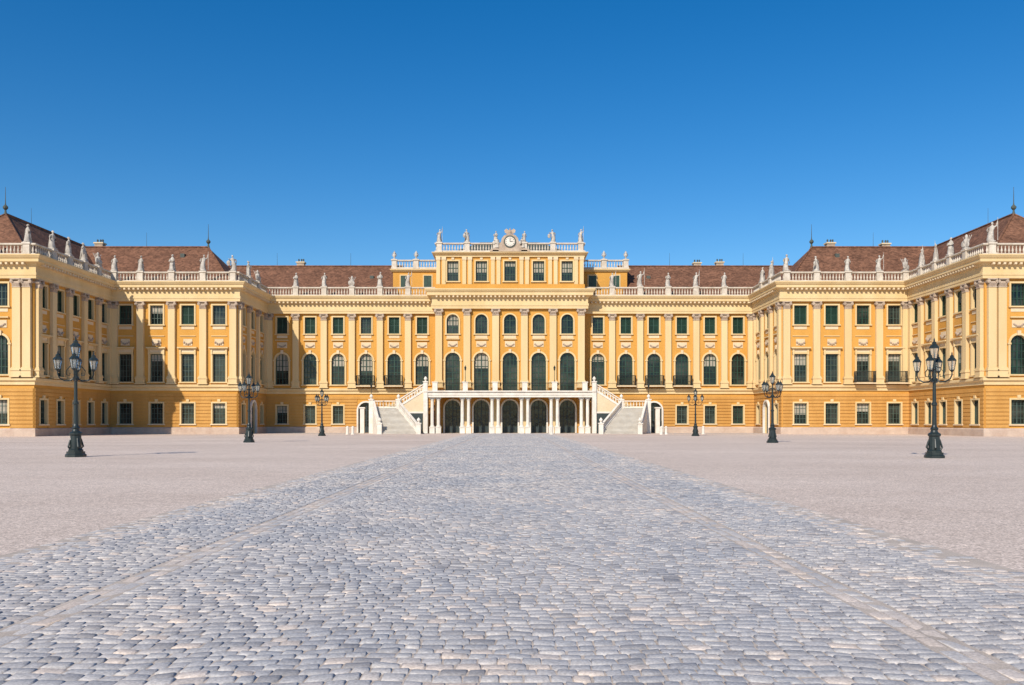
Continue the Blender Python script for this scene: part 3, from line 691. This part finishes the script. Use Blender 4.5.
sand=noisy('joint_sand',(.40,.335,.28),(.56,.47,.395),1.3,1.0,fine=.2,bscale=60)
road=empty('cobbled_road')
link('joint_sand',g.mesh('joint_sand',sand),road)
def cobble_mat():
    m,nt,b=new_mat('cobblestone'); N=nt.nodes;L=nt.links
    at=N.new('ShaderNodeAttribute'); at.attribute_name='rnd'
    r=N.new('ShaderNodeValToRGB'); cr=r.color_ramp
    cr.elements[0].position=0; cr.elements[0].color=(.30,.29,.295,1); cr.elements[1].position=1; cr.elements[1].color=(.68,.59,.52,1)
    for p,c in ((.25,(.40,.39,.395)),(.5,(.47,.455,.45)),(.72,(.54,.51,.49)),(.8,(.58,.50,.44))):
        e=cr.elements.new(p); e.color=(*c,1)
    L.new(at.outputs['Fac'],r.inputs['Fac'])
    geo=N.new('ShaderNodeNewGeometry'); n=N.new('ShaderNodeTexNoise'); n.inputs['Scale'].default_value=45; n.inputs['Detail'].default_value=5; L.new(geo.outputs['Position'],n.inputs['Vector'])
    mr=N.new('ShaderNodeMapRange'); mr.inputs['From Min'].default_value=.3; mr.inputs['From Max'].default_value=.7; mr.inputs['To Min'].default_value=.76; mr.inputs['To Max'].default_value=1.18; L.new(n.outputs['Fac'],mr.inputs['Value'])
    n2=N.new('ShaderNodeTexNoise'); n2.inputs['Scale'].default_value=.35; n2.inputs['Detail'].default_value=6; L.new(geo.outputs['Position'],n2.inputs['Vector'])
    r2=N.new('ShaderNodeValToRGB'); r2.color_ramp.elements[0].position=.35; r2.color_ramp.elements[1].position=.66
    r2.color_ramp.elements[0].color=(.88,.89,.91,1); r2.color_ramp.elements[1].color=(1.12,1.06,1.0,1); L.new(n2.outputs['Fac'],r2.inputs['Fac'])
    m0=N.new('ShaderNodeVectorMath'); m0.operation='MULTIPLY'; L.new(r.outputs[0],m0.inputs[0]); L.new(r2.outputs[0],m0.inputs[1])
    mx=N.new('ShaderNodeVectorMath'); mx.operation='SCALE'; L.new(m0.outputs[0],mx.inputs[0]); L.new(mr.outputs[0],mx.inputs['Scale'])
    L.new(mx.outputs[0],b.inputs['Base Color']); b.inputs['Roughness'].default_value=.8; b.inputs['Specular IOR Level'].default_value=0.2
    bp=N.new('ShaderNodeBump'); bp.inputs['Strength'].default_value=.6; bp.inputs['Distance'].default_value=.007; L.new(n.outputs['Fac'],bp.inputs['Height']); L.new(bp.outputs[0],b.inputs['Normal'])
    return m
V=[];F=[];RN=[]
def stone(x0,x1,y0,y1,h,rn,near,sk):
    i=len(V); jx=lambda a: R.uniform(-a,a)
    c=[(x0+jx(.008),y0+jx(.008)),(x1+jx(.008),y0+jx(.008)),(x1+jx(.008),y1+jx(.008)),(x0+jx(.008),y1+jx(.008))]
    mx=(x0+x1)/2; my=(y0+y1)/2; tx=jx(.06); ty=jx(.06)
    rings=((0,.0),(.06,.6),(.2,1.0)) if near else ((0,0),(.16,1.0))
    for ins,hh in rings:
        for (a,bb) in c:
            px=a+(mx-a)*ins; py=bb+(my-bb)*ins
            z=.001+h*hh+(0 if hh==0 else (px-mx)*tx+(py-my)*ty)
            V.append((px,py+sk(px,my),z))
    n=len(rings)
    for j in range(n-1):
        for k in range(4):
            a=i+j*4+k; b=i+j*4+(k+1)%4; F.append((a,b,b+4,a+4))
    t=i+(n-1)*4; F.append((t,t+1,t+2,t+3)); RN.extend([rn]*(n*4))
BANDS=[(-HW,-3.72),(-3.38,3.38),(3.72,HW)]
y=float(Y0)
sk=lambda px,py: .06*math.sin(px*.9+1.0+py*.11)+.03*math.sin(px*2.3-py*.35)+.015*math.sin(px*6+py*1.3)
while y<Y1:
    ph=R.uniform(.112,.148); near=y<20
    if y<0: ph=.3
    for (ba,bb_) in BANDS:
        widths=[]; tot=0
        while tot<bb_-ba:
            w=R.uniform(.11,.205); widths.append(w); tot+=w
        k=(bb_-ba)/tot; x=RC+ba
        for w in widths:
            w*=k
            edge=min(x-(RC-HW),(RC+HW)-x-w)
            if R.random()>max(.002,.6*(1-edge/.6)):
                rn=min(1,max(0,R.gauss(.45,.21)+(.25 if edge<.7 else 0)))
                dy=R.uniform(-.008,.008)
                stone(x+.004,x+w-.004,y+.005+dy,y+ph-.005+dy,R.uniform(.010,.019)*(0.6 if edge<.6 else 1),rn,near,sk)
            x+=w
    y+=ph
for gx in (-3.68,-3.54,3.40,3.54):
    y=float(Y0)
    while y<Y1:
        l=R.uniform(.26,.42); stone(RC+gx+.006,RC+gx+.134,y+.006,y+l-.006,R.uniform(.006,.009),min(1,max(0,R.gauss(.72,.14))),y<20,lambda px,py:0); y+=l
print('stones',len(F))
me=bpy.data.meshes.new('cobblestones'); me.from_pydata(V,[],F); me.materials.append(cobble_mat())
me.polygons.foreach_set('use_smooth',[True]*len(me.polygons))
at=me.attributes.new('rnd','FLOAT','POINT'); at.data.foreach_set('value',RN); me.update()
link('cobblestones',me,road)
g=MB(); g.poly([(-45,121.6,.006),(45,121.6,.006),(45,DM-.1,.006),(-45,DM-.1,.006)])
link('paved_apron',g.mesh('paved_apron',noisy('apron_paving',(.44,.40,.36),(.56,.50,.45),.8,.95,fine=.1,bscale=3)))

# ------------------------------------------------------------------ light, sky, camera
EL=math.radians(36); AZS=math.radians(204)
w=bpy.data.worlds.new("World"); scene.world=w; w.use_nodes=True; nt=w.node_tree
bg=nt.nodes['Background']; sky=nt.nodes.new('ShaderNodeTexSky'); sky.sky_type='NISHITA'; sky.sun_disc=False
sky.sun_elevation=EL; sky.sun_rotation=AZS; sky.air_density=1.0; sky.dust_density=0.3; sky.ozone_density=3.0
hs=nt.nodes.new('ShaderNodeHueSaturation'); hs.inputs['Saturation'].default_value=1.42; hs.inputs['Hue'].default_value=.503
nt.links.new(sky.outputs[0],hs.inputs['Color']); nt.links.new(hs.outputs[0],bg.inputs['Color']); bg.inputs['Strength'].default_value=0.125
sl=bpy.data.lights.new('sun','SUN'); sl.energy=4.9; sl.angle=math.radians(.53); sl.color=(1,.925,.80)
so=bpy.data.objects.new('sun',sl); scene.collection.objects.link(so)
S=Vector((math.sin(AZS)*math.cos(EL),math.cos(AZS)*math.cos(EL),math.sin(EL)))
so.rotation_euler=S.to_track_quat('Z','Y').to_euler(); so.location=(0,-20,60)
cd=bpy.data.cameras.new('camera'); cd.lens=30; cd.sensor_width=36; cd.shift_y=79.5/1024; cd.clip_end=6000
co=bpy.data.objects.new('camera',cd); scene.collection.objects.link(co); co.location=(0,0,1.65); co.rotation_euler=(math.pi/2,0,0)
scene.camera=co
scene.view_settings.view_transform='Standard'; scene.view_settings.look='None'; scene.view_settings.exposure=0
